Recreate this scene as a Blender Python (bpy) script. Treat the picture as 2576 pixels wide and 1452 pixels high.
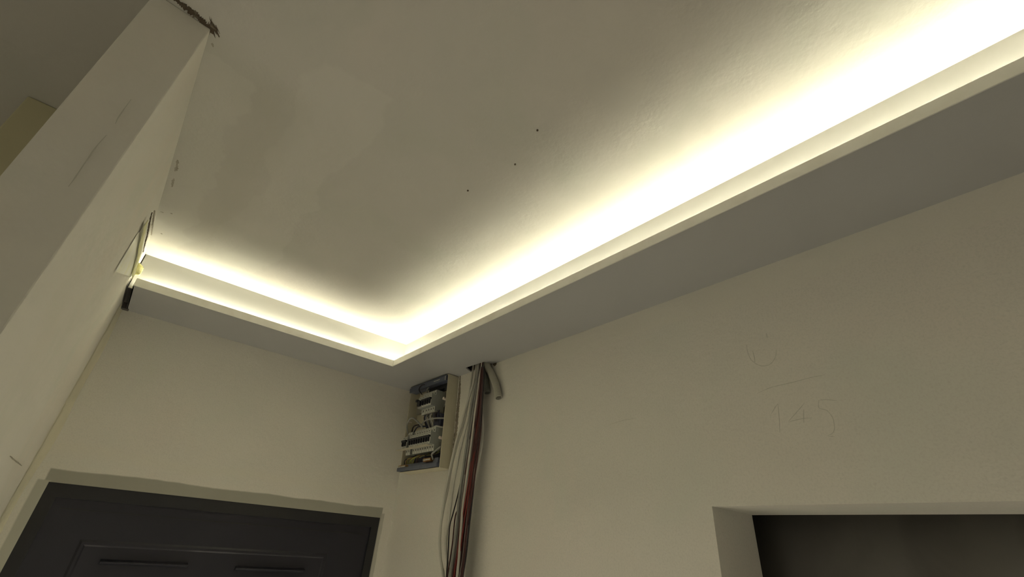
import bpy, bmesh, math, random
from mathutils import Vector, Matrix
random.seed(7)
for o in list(bpy.data.objects): bpy.data.objects.remove(o)
C = bpy.context.scene.collection
SC = bpy.context.scene

# ---------------------------------------------------------------- camera (solved from the room's vanishing lines; metres)
F = 1146.35                                   # focal length in pixels of the 2576 x 1452 frame
CAM = Vector((-0.9758, -1.8625, 2.02))
RGT = Vector((0.7517, -0.6560, 0.0671)); DWN = Vector((0.3729, 0.3389, -0.8638)); FWD = Vector((0.5439, 0.6744, 0.4994))
FWD.normalize(); RGT = (RGT - FWD * RGT.dot(FWD)).normalized(); DWN = FWD.cross(RGT)
cd = bpy.data.cameras.new('camera'); cam = bpy.data.objects.new('camera', cd); C.objects.link(cam)
cd.sensor_width = 36; cd.lens = F / 2576 * 36; cd.clip_start = 0.01
m = Matrix.Identity(4)
for i in range(3):
    m[i][0] = RGT[i]; m[i][1] = -DWN[i]; m[i][2] = -FWD[i]; m[i][3] = CAM[i]
cam.matrix_world = m
SC.camera = cam

def at(x, y, ax, val):
    """point of the plane axis = val that a measured picture point stands on"""
    d = RGT * ((x - 1288) / F) + DWN * ((y - 726) / F) + FWD
    i = 'XYZ'.index(ax)
    return CAM + d * ((val - CAM[i]) / d[i])

# ---------------------------------------------------------------- light
w = bpy.data.worlds.new('world'); SC.world = w; w.use_nodes = True
w.node_tree.nodes['Background'].inputs[0].default_value = (0.9, 0.95, 1.0, 1); w.node_tree.nodes['Background'].inputs[1].default_value = 0.0
def area(name, loc, sx, sy, power, col, rot=(0, 0, 0)):
    l = bpy.data.lights.new(name, 'AREA'); l.shape = 'RECTANGLE'; l.size = sx; l.size_y = sy; l.energy = power; l.color = col
    o = bpy.data.objects.new(name, l); C.objects.link(o); o.location = loc; o.rotation_euler = rot; return o
FILL_COL = (1.0, 0.955, 0.84)
area('floor_bounce_fill', (-.45, -.95, 1.0), .4, .4, 28, FILL_COL)                                    # added fill below the frame, turned to the floor for bounce light
area('side_space_fill', (-2.4, -1.6, 2.2), .4, .4, 14, FILL_COL)                                   # added fill for the space left of the spur wall
area('rear_fill', (-.9, -3.8, 1.6), .8, .8, 1.0, FILL_COL, (math.radians(90), 0, 0))               # added weak fill from behind the camera, no real source
LED_COL = (1.0, 0.95, 0.72); LED_POWER = 145.0
SC.view_settings.view_transform = 'Standard'; SC.view_settings.look = 'None'; SC.view_settings.gamma = 1
SC.view_settings.use_curve_mapping = False; SC.view_settings.exposure = 0.24

# ---------------------------------------------------------------- dimensions
H1, H2, H3 = 2.620, 2.6452, 2.7442            # soffit underside, lip top, ceiling
LA, LB = 0.237, 0.2376                        # lip distance from right wall, from door wall
UA, UB = 0.1782, 0.1951                       # upstand distance from right wall, from door wall
XL = -1.1024; YP = -1.163; XPF = -1.182       # left wall plane, end of the left wall, its far face
SE = -1.0875                                  # free end of the soffit
YB = -4.6

# ---------------------------------------------------------------- materials
def lin(c): return tuple((v / 12.92 if v <= .04045 else ((v + .055) / 1.055) ** 2.4) for v in c)
def mat(name, col, rough=.6, metal=0, spec=.5, bump=None, mott=None, emit=None, trans=0, alpha=1):
    m = bpy.data.materials.new(name); m.use_nodes = True; nt = m.node_tree; b = nt.nodes['Principled BSDF']
    b.inputs['Base Color'].default_value = (*col, 1); b.inputs['Roughness'].default_value = rough; b.inputs['Metallic'].default_value = metal
    b.inputs['Specular IOR Level'].default_value = spec
    tc = nt.nodes.new('ShaderNodeTexCoord')
    if bump:
        h = None
        for sc, st in bump:
            n = nt.nodes.new('ShaderNodeTexNoise'); n.inputs['Scale'].default_value = sc; n.inputs['Detail'].default_value = 5
            nt.links.new(tc.outputs['Object'], n.inputs['Vector'])
            bp = nt.nodes.new('ShaderNodeBump'); bp.inputs['Strength'].default_value = 1; bp.inputs['Distance'].default_value = st
            nt.links.new(n.outputs['Fac'], bp.inputs['Height'])
            if h: nt.links.new(h.outputs['Normal'], bp.inputs['Normal'])
            h = bp
        nt.links.new(h.outputs['Normal'], b.inputs['Normal'])
    if mott:
        last = None
        for sc, c2, lo, hi in mott:
            n = nt.nodes.new('ShaderNodeTexNoise'); n.inputs['Scale'].default_value = sc; n.inputs['Detail'].default_value = 6
            n.inputs['Distortion'].default_value = .6
            nt.links.new(tc.outputs['Object'], n.inputs['Vector'])
            mr = nt.nodes.new('ShaderNodeMapRange'); mr.inputs[1].default_value = lo; mr.inputs[2].default_value = hi; mr.clamp = True
            nt.links.new(n.outputs['Fac'], mr.inputs[0])
            mx = nt.nodes.new('ShaderNodeMix'); mx.data_type = 'RGBA'
            nt.links.new(mr.outputs[0], mx.inputs[0])
            if last: nt.links.new(last.outputs[2], mx.inputs[6])
            else: mx.inputs[6].default_value = (*col, 1)
            mx.inputs[7].default_value = (*c2, 1); last = mx
        nt.links.new(last.outputs[2], b.inputs['Base Color'])
        m['mix'] = last.name
    if emit:
        b.inputs['Emission Color'].default_value = (*emit[0], 1); b.inputs['Emission Strength'].default_value = emit[1]
    if trans: b.inputs['Transmission Weight'].default_value = trans
    b.inputs['Alpha'].default_value = alpha
    return m

def add_patch(m, col, lo, hi, wob=.02, nsc=9, soft=.006, amt=1.0):
    """a plaster patch of its own colour: a box in room metres with a ragged noise edge"""
    nt = m.node_tree; b = nt.nodes['Principled BSDF']
    tc = nt.nodes.new('ShaderNodeTexCoord'); n = nt.nodes.new('ShaderNodeTexNoise'); n.inputs['Scale'].default_value = nsc; n.inputs['Detail'].default_value = 7
    nt.links.new(tc.outputs['Object'], n.inputs['Vector'])
    sub = nt.nodes.new('ShaderNodeVectorMath'); sub.operation = 'SUBTRACT'; sub.inputs[1].default_value = (.5, .5, .5)
    nt.links.new(n.outputs['Color'], sub.inputs[0])
    scl = nt.nodes.new('ShaderNodeVectorMath'); scl.operation = 'SCALE'; scl.inputs['Scale'].default_value = wob * 4
    nt.links.new(sub.outputs[0], scl.inputs[0])
    ad = nt.nodes.new('ShaderNodeVectorMath'); ad.operation = 'ADD'
    nt.links.new(tc.outputs['Object'], ad.inputs[0]); nt.links.new(scl.outputs[0], ad.inputs[1])
    sp = nt.nodes.new('ShaderNodeSeparateXYZ'); nt.links.new(ad.outputs[0], sp.inputs[0])
    fac = None
    for i in range(3):
        for val, sgn in ((lo[i], 1), (hi[i], -1)):
            if val is None: continue
            mr = nt.nodes.new('ShaderNodeMapRange'); mr.clamp = True
            nt.links.new(sp.outputs[i], mr.inputs[0])
            mr.inputs[1].default_value = val - sgn * soft; mr.inputs[2].default_value = val + sgn * soft
            if fac is None: fac = mr.outputs[0]
            else:
                mu = nt.nodes.new('ShaderNodeMath'); mu.operation = 'MULTIPLY'
                nt.links.new(fac, mu.inputs[0]); nt.links.new(mr.outputs[0], mu.inputs[1]); fac = mu.outputs[0]
    mu = nt.nodes.new('ShaderNodeMath'); mu.operation = 'MULTIPLY'; mu.inputs[1].default_value = amt
    nt.links.new(fac, mu.inputs[0]); fac = mu.outputs[0]
    mx = nt.nodes.new('ShaderNodeMix'); mx.data_type = 'RGBA'; nt.links.new(fac, mx.inputs[0])
    old = b.inputs['Base Color']
    if old.is_linked: nt.links.new(old.links[0].from_socket, mx.inputs[6])
    else: mx.inputs[6].default_value = old.default_value
    mx.inputs[7].default_value = (*col, 1)
    nt.links.new(mx.outputs[2], b.inputs['Base Color'])

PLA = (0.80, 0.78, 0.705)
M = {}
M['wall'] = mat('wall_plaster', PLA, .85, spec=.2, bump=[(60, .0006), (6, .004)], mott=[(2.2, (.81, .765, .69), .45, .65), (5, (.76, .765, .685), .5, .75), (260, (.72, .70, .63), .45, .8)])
M['wall_left'] = mat('left_wall_plaster', (.81, .79, .72), .85, spec=.2, bump=[(40, .0008), (5, .005)], mott=[(3, (.81, .77, .69), .45, .65), (6, (.76, .76, .68), .5, .75)])
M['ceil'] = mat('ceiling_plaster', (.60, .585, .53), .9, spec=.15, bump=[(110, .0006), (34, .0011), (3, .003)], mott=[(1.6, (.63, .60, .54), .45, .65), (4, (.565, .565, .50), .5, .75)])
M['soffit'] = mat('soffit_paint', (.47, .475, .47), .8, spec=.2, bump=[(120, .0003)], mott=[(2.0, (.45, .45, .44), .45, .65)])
M['lip'] = mat('lip_paint', (.82, .81, .75), .7, mott=[(14, (.76, .74, .67), .5, .7)])
M['bead'] = mat('corner_bead_paint', (.80, .79, .73), .7)
M['dark'] = mat('painted_cavity_shade', (.085, .08, .075), .9, mott=[(30, (.14, .12, .10), .5, .7)])  # shade of the soffit-end gap and cable hole, put into the colour
M['door'] = mat('anthracite_steel', (.0155, .0155, .026), .42, spec=.5, mott=[(3, (.019, .019, .030), .45, .6)], bump=[(300, .0002)])
M['frame'] = mat('door_frame_steel', (.016, .0165, .021), .5, mott=[(3, (.02, .02, .022), .45, .6)])
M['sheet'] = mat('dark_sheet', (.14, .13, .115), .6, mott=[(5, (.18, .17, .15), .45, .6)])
M['floor'] = mat('floor_screed', (.35, .33, .29), .8, bump=[(30, .001)], mott=[(3, (.28, .26, .23), .4, .6)])
M['led'] = mat('led_chip', (.9, .85, .6), .5, emit=(LED_COL, LED_POWER))
M['tape'] = mat('led_tape_base', (.8, .8, .78), .5)
M['cream'] = mat('cream_enamel', (.62, .58, .44), .5, mott=[(20, (.58, .54, .40), .4, .7)])
M['bluegrey'] = mat('blue_grey_plastic', (.105, .12, .17), .45, mott=[(40, (.13, .145, .19), .4, .7)])
M['brk'] = mat('breaker_light_grey', (.60, .61, .55), .45)
M['brks'] = mat('breaker_body_grey', (.36, .38, .345), .5, mott=[(60, (.33, .35, .32), .4, .7)])
M['black'] = mat('black_plastic', (.012, .013, .018), .4)
M['steel'] = mat('zinc_rail', (.5, .5, .46), .4, metal=.7)
M['screw'] = mat('pale_screw', (.75, .66, .58), .4)
M['white'] = mat('white_sheath', (.62, .61, .55), .45, mott=[(20, (.56, .55, .49), .4, .7)])
M['grey'] = mat('grey_sheath', (.30, .30, .275), .5, mott=[(20, (.26, .26, .24), .4, .7)])
M['red'] = mat('red_wire', (.20, .022, .016), .45)
M['dred'] = mat('dark_red_wire', (.06, .016, .016), .5)
M['blk'] = mat('black_wire', (.022, .016, .02), .4)
M['blue'] = mat('navy_wire_and_shade', (.03, .035, .07), .4)
M['gy'] = mat('yellow_green_wire', (.34, .36, .08), .4)
M['orange'] = mat('amber_clip', (.30, .17, .06), .5)
M['conl'] = mat('light_grey_conduit', (.46, .45, .38), .5)
M['cond'] = mat('dark_grey_conduit', (.20, .205, .18), .5)
M['mtape'] = mat('yellow_masking_tape', (.74, .72, .36), .6, mott=[(30, (.78, .77, .50), .4, .7)])
M['film'] = mat('masking_film', (.90, .90, .80), .35, alpha=.8, mott=[(25, (.86, .85, .60), .45, .7)])
M['foam'] = mat('yellow_tape_wad', (.80, .77, .32), .6, mott=[(60, (.85, .82, .45), .4, .7)])
M['pencil'] = mat('pencil_line', (.60, .59, .52), .9)
M['chip'] = mat('chipped_plaster', (.42, .39, .32), .95, mott=[(90, (.26, .23, .17), .5, .7)], bump=[(150, .002)])
M['crack'] = mat('raw_brown_edge', (.10, .075, .05), .95, mott=[(90, (.30, .26, .19), .5, .7)], bump=[(150, .003)])
# plaster patches
GP = (.40, .395, .335)
add_patch(M['wall'], GP, (-1.066, -.05, 2.09), (-.045, .05, 2.136), wob=.004, nsc=6, soft=.002, amt=1)
add_patch(M['wall'], (.52, .52, .45), (-1.078, -.05, -1), (-1.05, .05, 2.104), wob=.002, nsc=5, soft=.002, amt=1)
add_patch(M['wall'], (.50, .49, .43), (-.05, -.05, -1), (-.034, .05, 2.118), wob=.0035, nsc=14, soft=.002, amt=.8)
add_patch(M['wall'], (.80, .77, .66), (-1.2, -.05, 2.17), (.01, .05, 2.20), wob=.02, nsc=4, soft=.01, amt=.35)
add_patch(M['wall'], (.80, .78, .69), (-.05, -3, 2.55), (.05, -.5, 2.7), wob=.02, nsc=3, soft=.004, amt=.55)   # smoothed band under the soffit
add_patch(M['ceil'], (.68, .665, .60), (-.93, -1.25, 2), (-.8, -.3, 3), wob=.05, nsc=5, soft=.004, amt=.35)
add_patch(M['ceil'], (.52, .505, .435), (-1.02, -1.12, 2), (-.93, -.35, 3), wob=.03, nsc=4, soft=.03, amt=.4)
add_patch(M['ceil'], (.65, .64, .57), (-1.2, -1.12, 2), (-1.02, -.2, 3), wob=.03, nsc=12, soft=.004, amt=.4)
add_patch(M['wall_left'], (.80, .76, .58), (-1.2, -.10, 0), (-1.0, .05, 2.60), wob=.02, nsc=3, soft=.012, amt=.7)

# ---------------------------------------------------------------- helpers
class MB:
    def __init__(s): s.bm = bmesh.new()
    def box(s, lo, hi, f=None):
        co = [Vector((x, y, z)) for x in (lo[0], hi[0]) for y in (lo[1], hi[1]) for z in (lo[2], hi[2])]
        if f: co = [f(c) for c in co]
        v = [s.bm.verts.new(c) for c in co]
        for q in ((0, 1, 3, 2), (4, 6, 7, 5), (0, 4, 5, 1), (2, 3, 7, 6), (0, 2, 6, 4), (1, 5, 7, 3)): s.bm.faces.new([v[i] for i in q])
        return s
    def prism(s, pts, ext):
        """closed polygon pts swept by the vector ext"""
        a = [s.bm.verts.new(p) for p in pts]; b = [s.bm.verts.new(Vector(p) + Vector(ext)) for p in pts]
        s.bm.faces.new(a); s.bm.faces.new(b[::-1]); n = len(pts)
        for i in range(n): s.bm.faces.new([a[i], b[i], b[(i + 1) % n], a[(i + 1) % n]])
        return s
    def tube(s, pts, r, n=8, caps=True, ridge=None):
        pts = [Vector(p) for p in pts]; rings = []; up = Vector((0.3, 0.8, 0.1)).normalized()
        for i, p in enumerate(pts):
            t = (pts[min(i + 1, len(pts) - 1)] - pts[max(i - 1, 0)]).normalized()
            a = (up - t * up.dot(t)).normalized(); up = a; b = t.cross(a)
            rr = r if ridge is None else r * (1 + ridge * (.5 - .5 * math.cos(i * math.pi / 2)))
            rings.append([s.bm.verts.new(p + (a * math.cos(k * 2 * math.pi / n) + b * math.sin(k * 2 * math.pi / n)) * rr) for k in range(n)])
        for i in range(len(rings) - 1):
            for k in range(n): s.bm.faces.new([rings[i][k], rings[i][(k + 1) % n], rings[i + 1][(k + 1) % n], rings[i + 1][k]])
        if caps: s.bm.faces.new(rings[0][::-1]); s.bm.faces.new(rings[-1])
        return s
    def build(s, name, material, parent=None, smooth=False, bevel=0, seg=2):
        bmesh.ops.recalc_face_normals(s.bm, faces=s.bm.faces)
        me = bpy.data.meshes.new(name); s.bm.to_mesh(me); s.bm.free()
        for mm in (material if isinstance(material, (list, tuple)) else [material]): me.materials.append(mm)
        if smooth:
            for p in me.polygons: p.use_smooth = True
        o = bpy.data.objects.new(name, me); C.objects.link(o)
        if parent: o.parent = parent
        if bevel:
            b = o.modifiers.new('bevel', 'BEVEL'); b.width = bevel; b.segments = seg; b.limit_method = 'ANGLE'; b.angle_limit = math.radians(40)
        return o
def tag(o, label=None, cat=None, group=None, kind=None):
    if label: o['label'] = label
    if cat: o['category'] = cat
    if group: o['group'] = group
    if kind: o['kind'] = kind
    return o
def struct(o): o['kind'] = 'structure'; return o
def empty(name, loc, label, cat, group=None):
    o = bpy.data.objects.new(name, None); C.objects.link(o); o.empty_display_size = .05
    o.location = loc; tag(o, label, cat, group); return o
def keep(o, root):
    """parent a mesh that is written in room coordinates under an Empty"""
    o.parent = root; o.matrix_parent_inverse = Matrix.Translation(-Vector(root.location)); return o
def spline(pts, n=8):
    pts = [Vector(p) for p in pts]; out = []
    P = [pts[0] * 2 - pts[1]] + pts + [pts[-1] * 2 - pts[-2]]
    for i in range(1, len(P) - 2):
        for k in range(n):
            t = k / n; a, b, c, d = P[i - 1:i + 3]
            out.append(.5 * ((2 * b) + (c - a) * t + (2 * a - 5 * b + 4 * c - d) * t * t + (3 * b - a - 3 * c + d) * t ** 3))
    out.append(pts[-1]); return out
def face_with_hole(mb, outer, hole):
    """flat polygon with a polygon hole"""
    vo = [mb.bm.verts.new(p) for p in outer]; vh = [mb.bm.verts.new(p) for p in hole]
    es = [mb.bm.edges.new((v[i], v[(i + 1) % len(v)])) for v in (vo, vh) for i in range(len(v))]
    bmesh.ops.triangle_fill(mb.bm, use_beauty=True, use_dissolve=False, edges=es)

# ---------------------------------------------------------------- room shell
struct(MB().box((-3.2, YB - .1, -.1), (1.8, 1.3, 0)).build('floor', M['floor']))
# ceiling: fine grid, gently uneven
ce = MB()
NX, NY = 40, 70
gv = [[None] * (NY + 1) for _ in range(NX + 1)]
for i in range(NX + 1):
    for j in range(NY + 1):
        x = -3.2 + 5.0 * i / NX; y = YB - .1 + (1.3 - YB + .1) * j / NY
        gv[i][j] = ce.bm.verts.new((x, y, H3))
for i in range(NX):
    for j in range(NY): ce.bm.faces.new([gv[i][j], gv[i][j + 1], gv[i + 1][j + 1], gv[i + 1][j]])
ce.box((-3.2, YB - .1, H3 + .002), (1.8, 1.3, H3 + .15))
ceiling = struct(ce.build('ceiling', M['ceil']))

# door wall (back) with the door hole
DL, DR, DZ = -1.0535, -0.0479, 2.1015
bw = MB()
bw.box((XPF, 0, 0), (DL, .2, DZ)); bw.box((DR, 0, 0), (0, .2, DZ)); bw.box((XPF, 0, DZ), (0, .2, H3))
wall_back = struct(bw.build('wall_back', M['wall']))
# right wall with the unlit opening
OY, OZ, OD = -1.3537, 2.1274, .1747
OY2 = -2.45
rw = MB()
rw.box((0, OY, 0), (OD, .2, H3)); rw.box((0, YB, 0), (OD, OY2, H3)); rw.box((0, OY2, OZ), (OD, OY, H3))
wall_right = struct(rw.build('wall_right', M['wall']))
# unlit room behind the opening
ur = MB(); ur.box((1.5, -3.2, 0), (1.6, -.8, H3)); ur.box((OD, -3.3, 0), (1.6, -3.2, H3)); ur.box((OD, -.8, 0), (1.6, -.7, H3))
struct(ur.build('wall_side_room', M['wall']))
# left wall: a short spur that ends beside the camera
lw = MB()
lw.prism([(XL, .0, 0), (XL, YP, 0), (XPF, YP - .004, 0), (XPF, .0, 0)], (0, 0, H3))
wall_left = struct(lw.build('wall_left', M['wall_left'], bevel=.002))
# space past the spur
fl = MB(); fl.box((-1.352, -.7431, 0), (XPF, .2, H3))
struct(fl.build('wall_front', mat('warm_lit_plaster', (.62, .58, .38), .85, bump=[(40, .0008)], mott=[(3, (.58, .54, .34), .4, .7)]), bevel=.003))  # yellow is the warmer light on this face, put into the plaster colour
ol = MB(); ol.box((-3.3, YB, 0), (-3.2, 1.3, H3)); ol.box((-3.2, 1.2, 0), (-1.35, 1.3, H3)); ol.box((-1.36, .2, 0), (-1.3, 1.3, H3)); ol.box((-3.3, YB - .1, 0), (OD, YB, H3))
struct(ol.build('wall_far', M['wall_left']))

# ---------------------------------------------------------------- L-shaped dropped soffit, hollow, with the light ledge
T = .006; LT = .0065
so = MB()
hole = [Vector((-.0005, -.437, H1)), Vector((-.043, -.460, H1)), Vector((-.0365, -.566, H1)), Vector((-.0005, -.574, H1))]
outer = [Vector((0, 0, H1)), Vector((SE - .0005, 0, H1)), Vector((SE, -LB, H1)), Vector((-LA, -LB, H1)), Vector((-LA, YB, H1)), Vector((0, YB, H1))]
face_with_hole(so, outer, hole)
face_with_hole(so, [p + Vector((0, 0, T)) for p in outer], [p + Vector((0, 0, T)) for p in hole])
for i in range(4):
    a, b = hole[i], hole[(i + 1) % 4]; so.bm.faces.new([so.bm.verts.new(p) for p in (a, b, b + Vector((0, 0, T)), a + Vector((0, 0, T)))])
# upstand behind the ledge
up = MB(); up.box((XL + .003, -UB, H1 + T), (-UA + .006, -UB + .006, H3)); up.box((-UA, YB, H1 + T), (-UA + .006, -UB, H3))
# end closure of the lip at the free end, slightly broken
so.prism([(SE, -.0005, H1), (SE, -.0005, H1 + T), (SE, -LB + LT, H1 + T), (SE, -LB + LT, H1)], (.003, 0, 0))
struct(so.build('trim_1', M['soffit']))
struct(up.build('trim_4', mat('plasterboard_paper', (.35, .345, .325), .85, spec=.2)))
# the white lip profile
li = MB()
li.prism([(SE, -LB - .0004, H1 + .0003), (SE, -LB - .0004, H2), (SE, -LB + LT, H2), (SE, -LB + LT, H1 + .0003)], (-LA - SE, 0, 0))
li.prism([(-LA - .0004, YB, H1 + .0003), (-LA - .0004, YB, H2), (-LA + LT, YB, H2), (-LA + LT, YB, H1 + .0003)], (0, -LB - YB + LT, 0))
struct(li.build('trim_3', M['lip']))
# painted corner bead along the lip
cb = MB()
cb.tube([(SE, -LB - .0006, H1 + .0012), (-LA - .0006, -LB - .0006, H1 + .0012), (-LA - .0006, YB, H1 + .0012)], .0013, 6)
struct(cb.build('trim_2', M['bead']))

# LED strips lying on the ledge, just behind the lip
def led_strip(name, p0, p1, label):
    p0, p1 = Vector(p0), Vector(p1); L = (p1 - p0).length; d = (p1 - p0).normalized(); s_ = Vector((-d.y, d.x, 0))
    root = empty(name, p0, label, 'light strip', 'LED strips on the cove ledge')
    b = MB(); q = [p0 - s_ * .007, p0 + s_ * .007, p1 + s_ * .007, p1 - s_ * .007]
    b.prism([v - Vector((0, 0, .0078)) for v in q], (0, 0, .0086)); keep(b.build('tape', M['tape']), root)
    c = MB(); n = int(L / .0167)
    for i in range(n):
        o = p0 + d * (i + .5) * .0167 + Vector((0, 0, .0009))
        c.prism([o - d * .0025 - s_ * .006, o + d * .0025 - s_ * .006, o + d * .0025 + s_ * .006, o - d * .0025 + s_ * .006], (0, 0, .0012))
    tag(keep(c.build('light_diode', M['led']), root), kind='stuff')
ZL = H1 + T + .008
led_strip('led_strip', (SE + .008, -LB + .0315, ZL), (-LA + .0265, -LB + .0315, ZL), 'warm white light strip hidden on the cove ledge over the dark door')
led_strip('led_strip', (-LA + .0315, -LB + .0265, ZL), (-LA + .0315, YB + .1, ZL), 'warm white light strip hidden on the cove ledge along the wall with the cables')

# ---------------------------------------------------------------- dark door
dr = MB()
dr.box((DL, .006, 0), (DL + .03, .09, DZ)); dr.box((DR - .03, .006, 0), (DR, .09, DZ)); dr.box((DL + .03, .006, DZ - .035), (DR - .03, .09, DZ))
frame = dr.build('door_frame', M['frame'])
lf = MB(); lf.box((DL + .03, .012, .01), (DR - .03, .06, DZ - .035))
door = struct(lf.build('door_1', M['door'])); frame.parent = door
def moulding(x0, x1, z0, z1, y=.012, w_=.016, h=.003):
    b = MB(); n = 0
    prof = [(0, 0), (w_ * .35, -h), (w_ * .75, -h), (w_, 0)]
    loops = []
    for t, dy in prof:
        loops.append([b.bm.verts.new(p) for p in ((x0 + t, y + dy, z0 + t), (x1 - t, y + dy, z0 + t), (x1 - t, y + dy, z1 - t), (x0 + t, y + dy, z1 - t))])
    for i in range(3):
        for k in range(4): b.bm.faces.new([loops[i][k], loops[i][(k + 1) % 4], loops[i + 1][(k + 1) % 4], loops[i + 1][k]])
    return b.build('panel_moulding', M['door'], door)
a = at(201, 1361, 'Y', .012); c = at(825, 1390, 'Y', .012); zt = (a.z + c.z) / 2
moulding(a.x, c.x, .25, zt)
p1 = at(250, 1414, 'Y', .012); p2 = at(472, 1420, 'Y', .012); p3 = at(590, 1430, 'Y', .012); p4 = at(765, 1434, 'Y', .012)
for q0, q1 in ((p1, p2), (p3, p4)):
    zz = (q0.z + q1.z) / 2; b = MB()
    b.prism([(q0.x, .0122, zz + .006), (q0.x, -.002, zz + .001), (q0.x, -.002, zz - .003), (q0.x, .0122, zz - .008)], (q1.x - q0.x, 0, 0)); b.build('panel_bar', M['door'], door, bevel=.0012)
pz = at(400, 1300, 'Y', .012).z
b = MB(); b.box((DL + .05, .0095, pz - .0015), (DR - .05, .013, pz + .0015)); b.build('seam', M['frame'], door)

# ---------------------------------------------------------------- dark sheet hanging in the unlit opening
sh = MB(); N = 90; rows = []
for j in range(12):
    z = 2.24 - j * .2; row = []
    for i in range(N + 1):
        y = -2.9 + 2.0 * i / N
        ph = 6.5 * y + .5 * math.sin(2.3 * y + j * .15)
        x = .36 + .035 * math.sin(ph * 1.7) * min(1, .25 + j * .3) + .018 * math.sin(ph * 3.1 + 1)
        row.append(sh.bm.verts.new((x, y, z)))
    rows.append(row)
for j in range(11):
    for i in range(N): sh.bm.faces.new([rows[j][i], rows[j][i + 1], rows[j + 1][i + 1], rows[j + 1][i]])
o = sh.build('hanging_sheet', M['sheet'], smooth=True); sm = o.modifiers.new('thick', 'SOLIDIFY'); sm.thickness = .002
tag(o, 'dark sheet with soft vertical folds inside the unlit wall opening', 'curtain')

# ---------------------------------------------------------------- distribution board
BO = Vector((0, -.383, 2.262)); SH = .08
def bd(u, v, d): return Vector((-d, -.383 + u + SH * v, 2.262 + v))
board = empty('distribution_board', BO, 'open cream fuse box without its cover, packed with breakers, in the room corner', 'fuse box')
BW, BH, BD = .292, .356, .05
def bbox(mb, u0, u1, v0, v1, d0, d1):
    return mb.box((u0, v0, d0), (u1, v1, d1), lambda c: bd(c.x, c.y, c.z))
def part(mb, name, mt, parent=None, **k):
    o = mb.build(name, mt, **k)
    if parent is None: keep(o, board)
    else:
        o.parent = parent
    return o
h = MB(); t = .003
bbox(h, 0, t, 0, BH, 0, BD); bbox(h, BW - t, BW, 0, BH, 0, BD); bbox(h, t, BW - t, 0, t, 0, BD); bbox(h, t, BW - t, BH - t, BH, 0, BD)
part(h, 'housing', M['cream'], bevel=.0012)
part(bbox(MB(), t, BW - t, t, BH - t, 0, .004), 'back_panel', M['cream'])
for v in (.107, .257): part(bbox(MB(), .012, BW - .012, v - .017, v + .017, .008, .016), 'mounting_rail', M['steel'])
# blue-grey carriers at top and bottom
k = MB(); bbox(k, .008, BW + .004, BH - .026, BH - .006, .022, BD + .004); bbox(k, .008, BW - .006, BH - .006, BH - .003, .01, BD + .006)
part(k, 'label_carrier', M['bluegrey'], bevel=.001)
k = MB(); bbox(k, .006, BW + .006, .004, .017, .012, BD + .010); bbox(k, .006, BW, .017, .030, .012, BD - .004)
part(k, 'terminal_carrier', M['bluegrey'], bevel=.001)
# small pale lettering marks moulded on the carriers, too blurred to read in the photo
k = MB()
for u0 in (.055, .062, .069, .074, .082, .089, .095):
    bbox(k, u0, u0 + .005, BH - .016, BH - .012, BD + .004, BD + .0046)
part(k, 'carrier_marking', M['brk'])
part(bbox(MB(), .012, .014, BH - .025, BH - .008, BD + .004, BD + .006), 'carrier_clip', M['brk'])
k = MB(); bbox(k, .012, .05, BH - .055, BH - .027, .005, .03); bbox(k, .05, .17, BH - .045, BH - .027, .005, .03)
part(k, 'cable_gland', M['black'])
def breaker(u, v, wd, toggle=True, kind=0):
    """one DIN module: body profile swept over its width, nose plate, toggle"""
    g = .0006
    prof = [(-.045, .012), (-.045, .0535), (-.0385, .055), (-.0225, .055), (-.0225, .0745), (.0225, .0745), (.0225, .055), (.0385, .055), (.045, .0535), (.045, .012)]
    b = MB(); b.prism([bd(u + g, v + pv, pd) for pv, pd in prof], bd(u + wd - g, 0, 0) - bd(u + g, 0, 0))
    b.bm.normal_update()
    root = part(b, 'circuit_breaker', [M['brks'], M['brk']], bevel=.0006)
    for p in root.data.polygons:
        if p.normal.x < -.7 and -p.center.x > .052: p.material_index = 1
    for s_ in (-1, 1):
        part(bbox(MB(), u + wd / 2 - .0019, u + wd / 2 + .0019, v + s_ * .031 - .0036, v + s_ * .031 + .0036, .0548, .0556), 'terminal_hole', M['black'], root)
    part(bbox(MB(), u + wd / 2 - .004, u + wd / 2 + .004, v + .0165, v + .0180, .0740, .0749), 'state_window', M['black'], root)
    if toggle:
        f = MB(); f.prism([bd(u + a_, v + b_, .074) for a_, b_ in ((0, .001), (wd * .3, .001), (wd * .3, -.015), (wd * .66, -.015), (wd * .66, .001), (wd, .001), (wd, .0085), (0, .0085))], (-.008, 0, 0))
        part(f, 'toggle', M['black'], root, bevel=.0008)
        f = MB(); bbox(f, u + wd * .72, u + wd * 1.0, v - .012, v - .001, .0748, .0775); part(f, 'toggle_guard', M['brk'], root, bevel=.001)
    return root
# lower row: nine, a gap, two; upper row: four and one wide
u = .044
for i in range(12):
    if i == 9:
        part(bbox(MB(), u + .001, u + .0165, .1075 - .03, .1075 + .035, .012, .045), 'spacer', M['brks']); u += .0175; continue
    breaker(u, .1075, .0175); u += .0175
u = .068
for i in range(4): breaker(u, .257, .0175); u += .0175
r5 = breaker(u, .257, .030, toggle=False)
f = MB(); bbox(f, u + .004, u + .024, .257 - .016, .257 + .006, .0748, .084); bbox(f, u + .020, u + .032, .257 + .002, .257 + .012, .0748, .088)
part(f, 'toggle', M['black'], r5, bevel=.001)
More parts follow.
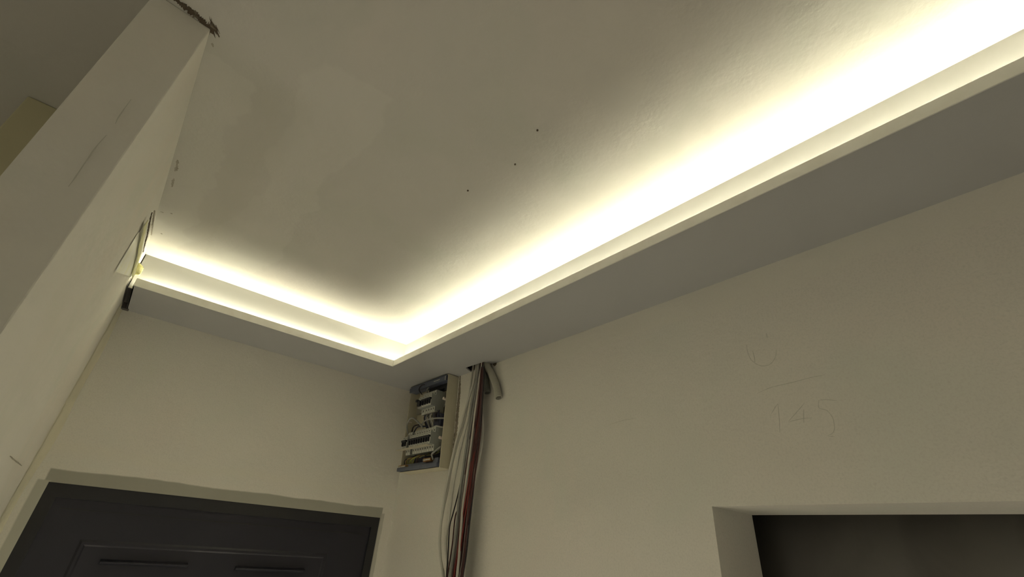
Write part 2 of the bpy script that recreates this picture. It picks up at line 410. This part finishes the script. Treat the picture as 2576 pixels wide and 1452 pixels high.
# half-covers, screws, wires
part(bbox(MB(), .05, .14, .2095, .2115, .03, .058), 'busbar', M['steel'])
part(bbox(MB(), .032, .05, .150, .153, .03, .060), 'busbar', M['brk'])
part(bbox(MB(), .06, .298, .0828, .0838, .056, .0785), 'label_ledge', M['cream'])
for (uu, vv) in ((.012, .255), (.012, .106)):
    q = MB(); c0 = bd(uu, vv, .030); q.tube([c0, c0 + Vector((-.026, 0, 0))], .0055, 10); part(q, 'cover_screw', M['screw'], smooth=False)
q = MB(); c0 = bd(.283, .205, .03); q.tube([c0, c0 + Vector((-.018, 0, 0))], .003, 8); part(q, 'cover_screw', M['screw'])
def wire(pts, r, mt):
    q = MB(); q.tube(spline([bd(*p) for p in pts], 6), r, 7); return part(q, 'wire', mt, smooth=True)
wire([(.262, .150, .052), (.255, .185, .066), (.215, .205, .070), (.175, .185, .062), (.150, .160, .05)], .0035, M['grey'])
wire([(.012, .180, .045), (.06, .183, .058), (.12, .183, .060), (.165, .170, .05)], .0032, M['grey'])
wire([(.245, .150, .045), (.22, .175, .052), (.17, .178, .045)], .003, M['blk'])
wire([(.23, .152, .045), (.19, .17, .05), (.13, .165, .04)], .0028, M['blue'])
for i, (uu, mt) in enumerate([(.15, M['blk']), (.138, M['blue']), (.128, M['grey']), (.118, M['blk']), (.108, M['grey']), (.095, M['white']), (.08, M['blue']), (.07, M['blk']), (.06, M['blk']), (.05, M['blue'])]):
    wire([(uu, .216, .045), (uu - .003 + .004 * (i % 3), .195, .05), (uu - .01 + .003 * (i % 2), .155, .035)], .003, mt)
q = MB(); bbox(q, .035, .085, .158, .205, .01, .045); part(q, 'wire_cover', M['blue'], bevel=.004)
wire([(.19, .305, .05), (.20, .325, .062), (.185, .342, .06), (.16, .345, .045)], .0022, M['blk'])
wire([(.155, .302, .045), (.152, .32, .05), (.15, .335, .04)], .003, M['grey'])
for i, (u0, u1, mt) in enumerate([(.24, .10, M['gy']), (.225, .12, M['gy']), (.21, .06, M['gy']), (.26, .19, M['orange']), (.25, .2, M['gy']), (.18, .07, M['dred']), (.15, .09, M['blue']), (.2, .1, M['blk']), (.13, .04, M['blk']), (.27, .22, M['blk'])]):
    wire([(u0, .028, .042), ((u0 * .7 + u1 * .3), .045 + .003 * (i % 3), .052), (u1, .052 + .003 * (i % 2), .042), (u1 - .02, .066, .03)], .0017, mt)
wire([(.045, .03, .052), (.047, .048, .058), (.03, .058, .056), (.012, .075, .045)], .0035, M['grey'])
q = MB(); bbox(q, .03, .25, .024, .066, .006, .02); part(q, 'wire_bundle_shadow_plate', M['blue'])
# brass terminal bars with pale screws
for u0, n, v0 in ((.055, 7, .026), (.235, 8, .014)):
    tb = part(bbox(MB(), u0, u0 + n * .0072, v0, v0 + .012, .040, .058), 'terminal_bar', M['orange'])
    for i in range(n):
        q = MB(); c0 = bd(u0 + .0036 + i * .0072, v0 + .006, .058); q.tube([c0, c0 + Vector((-.0025, 0, 0))], .0024, 7); part(q, 'terminal_screw', M['brk'], tb)
part(bbox(MB(), .012, .038, .016, .036, BD - .012, BD + .002), 'terminal_block', M['bluegrey'], bevel=.001)
# dark plate standing in for the shadow behind the wires
for o in board.children:
    if o.name.startswith('wire_bundle_shadow_plate'): o.name = 'wire_shade_plate'

# ---------------------------------------------------------------- cables through the soffit hole
def cable(pix, dep, r, mt, name, label, group=None, n=8, top=True):
    k = len(pix); pts = []
    for i, (x, y) in enumerate(pix):
        t = i / (k - 1); d = dep[0] + (dep[1] - dep[0]) * t if len(dep) == 2 else dep[min(i, len(dep) - 1)]
        pts.append(at(x, y, 'X', -d))
    if top:
        a = pts[0].copy(); a.z = H1 + .03; a.x = max(min(a.x, -.008), -.034); a.y = max(min(a.y, -.452), -.556)
        b_ = a.copy(); b_.z = H1 - .012; pts = [a, b_] + [p for p in pts if p.z < H1 - .03]
    # carry on below the frame
    e = pts[-1]; dlt = (pts[-1] - pts[-2]).normalized(); pts.append(e + Vector((0, dlt.y * .1, -.16))); pts.append(pts[-1] + Vector((0, .0, -.25)))
    q = MB(); q.tube(spline(pts, 6), r, n); return tag(q.build(name, mt, smooth=True), label, 'cable', group)
GW = 'white sheathed cables of the hanging bundle'
cable([(1198, 920), (1192, 960), (1178, 1006), (1164, 1053), (1148, 1110), (1134, 1170), (1121, 1233), (1112, 1296), (1107, 1348), (1108, 1400), (1114, 1452)], (.02, .045), .0041, M['white'], 'power_cable', 'white sheathed cable bowing out furthest left of the hanging bundle', GW)
cable([(1203, 918), (1199, 955), (1188, 1010), (1172, 1075), (1158, 1130), (1148, 1180), (1140, 1223), (1131, 1296), (1123, 1348), (1122, 1390), (1130, 1452)], (.022, .05), .0041, M['white'], 'power_cable', 'white sheathed cable, second from the left of the hanging bundle', GW)
cable([(1190, 925), (1184, 970), (1178, 1010), (1168, 1060), (1150, 1120), (1137, 1170), (1126, 1233), (1113, 1296), (1105, 1360), (1110, 1420), (1117, 1452)], (.012, .03), .0038, M['white'], 'power_cable', 'thin white cable hugging the wall behind the leftmost cable', GW)
cable([(1205, 920), (1198, 962), (1186, 1019), (1181, 1066), (1173, 1128), (1166, 1178), (1160, 1220), (1155, 1260), (1150, 1320), (1144, 1370), (1137, 1420), (1133, 1460)], (.03, .06), .0052, M['grey'], 'power_cable', 'grey sheathed cable running down the middle of the bundle', 'grey sheathed cables of the hanging bundle')
cable([(1210, 920), (1203, 962), (1193, 1019), (1187, 1060), (1181, 1110), (1172, 1178), (1164, 1240), (1158, 1290), (1155, 1340), (1150, 1390), (1142, 1452)], (.026, .05), .0048, M['grey'], 'power_cable', 'grey sheathed cable beside the dark red wires', 'grey sheathed cables of the hanging bundle')
cable([(1212, 917), (1206, 955), (1200, 1004), (1195, 1040), (1189, 1090), (1181, 1150), (1173, 1210), (1165, 1270), (1160, 1330), (1155, 1400), (1150, 1452)], (.035, .066), .0042, M['white'], 'power_cable', 'bright white cable at the front of the bundle, left of the red wires', GW)
cable([(1210, 960), (1210, 1010), (1213, 1045), (1215, 1080), (1211, 1128), (1201, 1178), (1192, 1225), (1185, 1260), (1177, 1320), (1171, 1380), (1167, 1452)], (.02, .04), .0036, M['white'], 'power_cable', 'thin white cable bowing out furthest right of the hanging bundle', GW)
def lerp_path(t, tab):
    out = []
    for y, l, r_ in tab: out.append((l + (r_ - l) * t, y))
    return out
ENV = [(930, 1207, 1217), (980, 1203, 1214), (1040, 1198, 1211), (1100, 1188, 1207), (1180, 1174, 1198), (1250, 1163, 1189), (1330, 1152, 1178), (1400, 1144, 1170), (1460, 1134, 1162)]
kinds = [('blk', .0, 'black'), ('dred', .09, 'dark red'), ('white', .16, 'white'), ('blk', .22, 'black'), ('red', .31, 'red'), ('dred', .39, 'dark red'), ('blk', .47, 'black'), ('red', .52, 'red'), ('dred', .59, 'dark red'), ('blk', .66, 'black'), ('white', .73, 'white'), ('dred', .79, 'dark red'), ('blk', .86, 'black'), ('dred', .93, 'dark red'), ('blk', 1.0, 'black')]
ORD = ['leftmost', 'second', 'third', 'fourth', 'fifth', 'sixth']
for i, (c, t, word) in enumerate(kinds):
    nth = sum(1 for k_ in kinds if k_[0] == c and k_[1] < t); which = 'leftmost' if nth == 0 else ORD[nth] + ' from the left'
    pts = lerp_path(t, ENV); ph = random.random() * 6
    pts = [(x + 2.0 * math.sin(ph + y / 70.0) * min(1, (y - 900) / 120.0), y) for x, y in pts]
    cable(pts, (.024 + .010 * (i % 3) - (.006 if c == 'white' else 0), .042 + .012 * ((i * 2) % 3) - (.01 if c == 'white' else 0)), {'dred': .0028, 'white': .0021, 'red': .0024}.get(c, .0028), M[c], 'single_wire', '%s single-core wire in the hanging bundle, %s of its colour' % (word, which), '%s single-core wires in the hanging bundle' % word, n=6)
cable([(1205, 940), (1196, 1010), (1186, 1080), (1170, 1160), (1152, 1244), (1140, 1291), (1131, 1327), (1127, 1395), (1123, 1452)], (.03, .055), .0022, M['blk'], 'single_wire', 'black wire straying left out of the bundle among the white cables', n=6)
cable([(1207, 940), (1198, 1010), (1188, 1080), (1172, 1180), (1155, 1270), (1146, 1296), (1142, 1327), (1139, 1360), (1132, 1410), (1124, 1460)], (.03, .06), .0022, M['dred'], 'single_wire', 'dark red wire straying left out of the bundle beside the black one', n=6)

# corrugated conduit stubs
def conduit(pix, dep, r, mt, label):
    pts = [at(x, y, 'X', -dep) for x, y in pix]
    a = pts[0].copy(); a.z = H1 + .04; pts = [a] + pts
    L = sum((pts[i + 1] - pts[i]).length for i in range(len(pts) - 1)); sp = spline(pts, 16)
    # resample evenly at 1 mm so that every fourth ring is a crest
    out = [sp[0]]; acc = 0; step = .00105
    for i in range(len(sp) - 1):
        a, b_ = sp[i], sp[i + 1]; seg = (b_ - a).length; pos = step - acc
        while pos < seg: out.append(a.lerp(b_, pos / seg)); pos += step
        acc = (acc + seg) % step if seg >= step - acc else acc + seg
    q = MB(); q.tube(out, r, 20, caps=False, ridge=.13)
    q2 = MB(); o = q.build('corrugated_conduit', mt, smooth=True); sm = o.modifiers.new('wall', 'SOLIDIFY'); sm.thickness = .0014; sm.offset = -1
    return tag(o, label, 'conduit', 'cut conduit stubs under the soffit')
conduit([(1226, 919), (1237, 942), (1248, 970), (1255, 1002)], .0145, .0115, M['conl'], 'light grey corrugated conduit stub curving out of the soffit hole to the right')
conduit([(1216, 925), (1221, 955), (1226, 989)], .0135, .0105, M['cond'], 'dark grey corrugated conduit stub behind the hanging cables')

# ---------------------------------------------------------------- wear and painted shade on walls and ceiling
def ragged(name, parent, pix, wid, ax, val, off, mt, jag=.6, steps=10, thick=.0015):
    """rough-edged thin lump of raw plaster following a line of the wall"""
    pts = spline([at(x, y, ax, val) for x, y in pix], steps); i0 = 'XYZ'.index(ax); b = MB(); nrm = Vector((0, 0, 0)); nrm[i0] = off
    L, R_ = [], []
    for i, p in enumerate(pts):
        tt = (pts[min(i + 1, len(pts) - 1)] - pts[max(i - 1, 0)]).normalized(); s_ = tt.cross(Vector([1 if k == i0 else 0 for k in range(3)]))
        t = i / (len(pts) - 1); ww = wid * (math.sin(math.pi * min(max(t, .06), .94)) ** .5)
        L.append(p + s_ * ww * (.5 + jag * (random.random() - .5))); R_.append(p - s_ * ww * (.5 + jag * (random.random() - .5)))
    va = [b.bm.verts.new(q + nrm) for q in L]; vb = [b.bm.verts.new(q + nrm) for q in R_]
    wa = [b.bm.verts.new(q) for q in L]; wb = [b.bm.verts.new(q) for q in R_]
    for i in range(len(L) - 1):
        b.bm.faces.new([va[i], va[i + 1], vb[i + 1], vb[i]]); b.bm.faces.new([va[i], wa[i], wa[i + 1], va[i + 1]]); b.bm.faces.new([vb[i], vb[i + 1], wb[i + 1], wb[i]])
    return b.build(name, mt, parent)
# open joint between the spur wall and the ceiling
ragged('open_joint_or_gap_shade', ceiling, [(436, -6), (462, 14), (490, 36), (515, 60), (532, 82)], .011, 'Z', H3, -.0012, M['crack'], steps=14)
ragged('broken_plaster', ceiling, [(520, 62), (534, 70), (548, 72)], .022, 'Z', H3, -.0008, M['crack'], steps=14, jag=.9)
for pts_, wd in [([(404, 533), (412, 535)], .004), ([(429, 537), (434, 538)], .003), ([(404, 587), (409, 589)], .004), ([(447, 402), (444, 420), (440, 431)], .006), ([(437, 448), (432, 470)], .005), ([(534, 108), (536, 118)], .003)]:
    ragged('plaster_chip', ceiling, pts_, wd, 'Z', H3, -.0006, M['chip'], steps=6, jag=.9)
rj = MB(); rj.box((XL - .001, -.225, H1 - .003), (XL + .0006, -.0005, H2 + .006)); rj.box((XL, -.02, H1 - .002), (SE + .006, -.0005, H2 + .03)); rj.box((XL + .0002, -.19, H1 + .018), (SE + .03, -.001, H1 + .020))  # last box is an added plate that stops LED light leaking through
rj.build('open_joint_or_gap_shade', M['dark'], wall_left)  # dark fill painted as the shadow in the gap at the soffit end
# raw brown edge along the top of the left wall near the soffit
ragged('raw_edge', wall_left, [(381, 535), (376, 556), (371, 585), (364, 612), (359, 634)], .0055, 'X', XL, .002, M['crack'], steps=20, jag=1.0)
ragged('raw_edge', wall_left, [(387, 530), (383, 560), (379, 590)], .004, 'X', XL, .003, M['chip'], steps=20, jag=1.0)
ragged('scratch', wall_left, [(24, 1147), (34, 1156), (44, 1164), (54, 1172)], .0022, 'X', XL, .001, M['chip'], steps=6, jag=.4)
ragged('pencil_line', wall_left, [(330, 250), (300, 292), (290, 312)], .0012, 'Y', YP - .003, -.0003, M['pencil'], steps=6, jag=.3)
ragged('pencil_line', wall_left, [(268, 340), (240, 372), (195, 438), (172, 470)], .0014, 'Y', YP - .003, -.0003, M['pencil'], steps=6, jag=.3)
# smeared plaster fillet in the corner of left wall and door wall
cf = MB(); NP = 60; prev = None
for i in range(NP + 1):
    z = 2.617 - i * (1.0 / NP); wv = .006 * math.sin(z * 9) + .004 * math.sin(z * 23 + 1)
    a_ = Vector((XL + .0006, -.075 + wv * 1.5, z)); c_ = Vector((XL + .004 + wv * .3, -.012, z)); b_ = Vector((XL + .012 + wv * .6, -.0005, z))
    cur = [cf.bm.verts.new(q) for q in (a_, c_, b_)]
    if prev:
        for k in range(2): cf.bm.faces.new([prev[k], prev[k + 1], cur[k + 1], cur[k]])
    prev = cur
cf.build('plaster_fillet', mat('smeared_fillet', (.74, .70, .54), .85, bump=[(30, .002)], mott=[(8, (.66, .64, .50), .45, .7)]), wall_left, smooth=True)
# rough chase beside the fuse box
ragged('cable_chase', wall_right, [(1158, 945), (1156, 985), (1152, 1030), (1147, 1085), (1142, 1130), (1137, 1170)], .017, 'X', 0, -.0008, mat('raw_chase', (.22, .185, .14), .95, bump=[(80, .003)], mott=[(60, (.36, .32, .25), .45, .7)]), steps=16, jag=.28)
rp = MB(); rp.box((-.0012, -.60, H1 + .004), (0, -.41, H1 + .09)); rp.build('hole_shade_patch', M['dark'], wall_right)  # dark patch painted as the shade inside the cable hole
ragged('plaster_chip', wall_right, [(1241, 917), (1250, 915)], .010, 'X', 0, -.002, M['crack'], steps=6, jag=.9)
# pencil notes on the right wall: 145 under a line, and a round scribble
def pencil(pix, w_=.0013):
    return ragged('pencil_mark', wall_right, pix, w_, 'X', 0, -.0003, M['pencil'], jag=.5, steps=6)
pencil([(1905, 990), (1940, 975), (1990, 963), (2040, 950), (2075, 943)])
pencil([(1940, 1042), (1950, 1025), (1957, 1016)]); pencil([(1957, 1016), (1960, 1050), (1962, 1088)])
pencil([(2024, 1014), (2005, 1036), (1984, 1060)]); pencil([(1984, 1062), (2010, 1055), (2042, 1051)]); pencil([(2022, 1030), (2022, 1064)])
pencil([(2105, 1008), (2080, 1006), (2060, 1007)]); pencil([(2060, 1007), (2060, 1026), (2080, 1033), (2096, 1055), (2098, 1085), (2082, 1097)])
pencil([(1878, 868), (1882, 890), (1892, 908), (1912, 920), (1935, 918), (1950, 900), (1953, 880)]); pencil([(1893, 882), (1898, 900), (1899, 912)])
pencil([(1928, 838), (1930, 852)], .001); pencil([(1535, 1068), (1560, 1060), (1600, 1052)], .0009); pencil([(2085, 1098), (2100, 1099)], .001)
for x, y in ((1296, 413), (1177, 479), (1352, 327)):
    p = at(x, y, 'Z', H3); q = MB(); q.tube([p, p + Vector((0, 0, -.002))], .0022, 7); q.build('plaster_pimple', M['crack'], ceiling)

# ---------------------------------------------------------------- masking film and tape left on the left wall
fm = MB(); A = [(372, 556), (345, 590), (318, 635), (289, 683)]; B_ = [(366, 600), (360, 630), (352, 655), (337, 700)]
rows = []
for i in range(13):
    t = i / 12; k = min(int(t * 3), 2); f_ = t * 3 - k
    a_ = (A[k][0] + (A[k + 1][0] - A[k][0]) * f_, A[k][1] + (A[k + 1][1] - A[k][1]) * f_); b_ = (B_[k][0] + (B_[k + 1][0] - B_[k][0]) * f_, B_[k][1] + (B_[k + 1][1] - B_[k][1]) * f_)
    row = []
    for j in range(9):
        s_ = j / 8; P = at(a_[0] + (b_[0] - a_[0]) * s_, a_[1] + (b_[1] - a_[1]) * s_, 'X', XL + .001 + .0012 * abs(math.sin(5 * s_ + 2 * t)) + .001 * t * math.sin(3 * s_))
        row.append(fm.bm.verts.new(P))
    rows.append(row)
for i in range(12):
    for j in range(8): fm.bm.faces.new([rows[i][j], rows[i][j + 1], rows[i + 1][j + 1], rows[i + 1][j]])
tag(fm.build('masking_film', M['film'], smooth=True), 'translucent masking film stuck on the left wall beside the end of the soffit', 'plastic film')
tp = MB(); tpts = spline([at(x, y, 'X', XL + .0062) for x, y in ((370, 556), (362, 590), (354, 630), (346, 660), (338, 690))], 8)
tv = [(tp.bm.verts.new(p + Vector((.0, 0, .004))), tp.bm.verts.new(p + Vector((.0008 * math.sin(i * .4), 0, -.018)))) for i, p in enumerate(tpts)]
for i in range(len(tv) - 1): tp.bm.faces.new([tv[i][0], tv[i + 1][0], tv[i + 1][1], tv[i][1]])
o = tp.build('masking_tape', M['mtape']); sm = o.modifiers.new('thick', 'SOLIDIFY'); sm.thickness = .001
tag(o, 'strip of yellow masking tape along the top of the left wall', 'tape')
fo = MB(); c0 = at(346, 678, 'Y', -LB - .004)
bmesh.ops.create_icosphere(fo.bm, subdivisions=4, radius=1)
for v in fo.bm.verts:
    n = v.co.normalized(); k = 1 + .12 * math.sin(5 * n.x + 3 * n.z) + .08 * math.sin(9 * n.y + 4 * n.z) + .05 * math.sin(17 * n.z)
    v.co = Vector((n.x * .013 * k, n.y * .012 * k, n.z * .018 * k)) + c0
tag(fo.build('tape_wad', M['foam'], smooth=True), 'crumpled pale yellow lump of tape hanging at the free end of the lit soffit', 'tape')
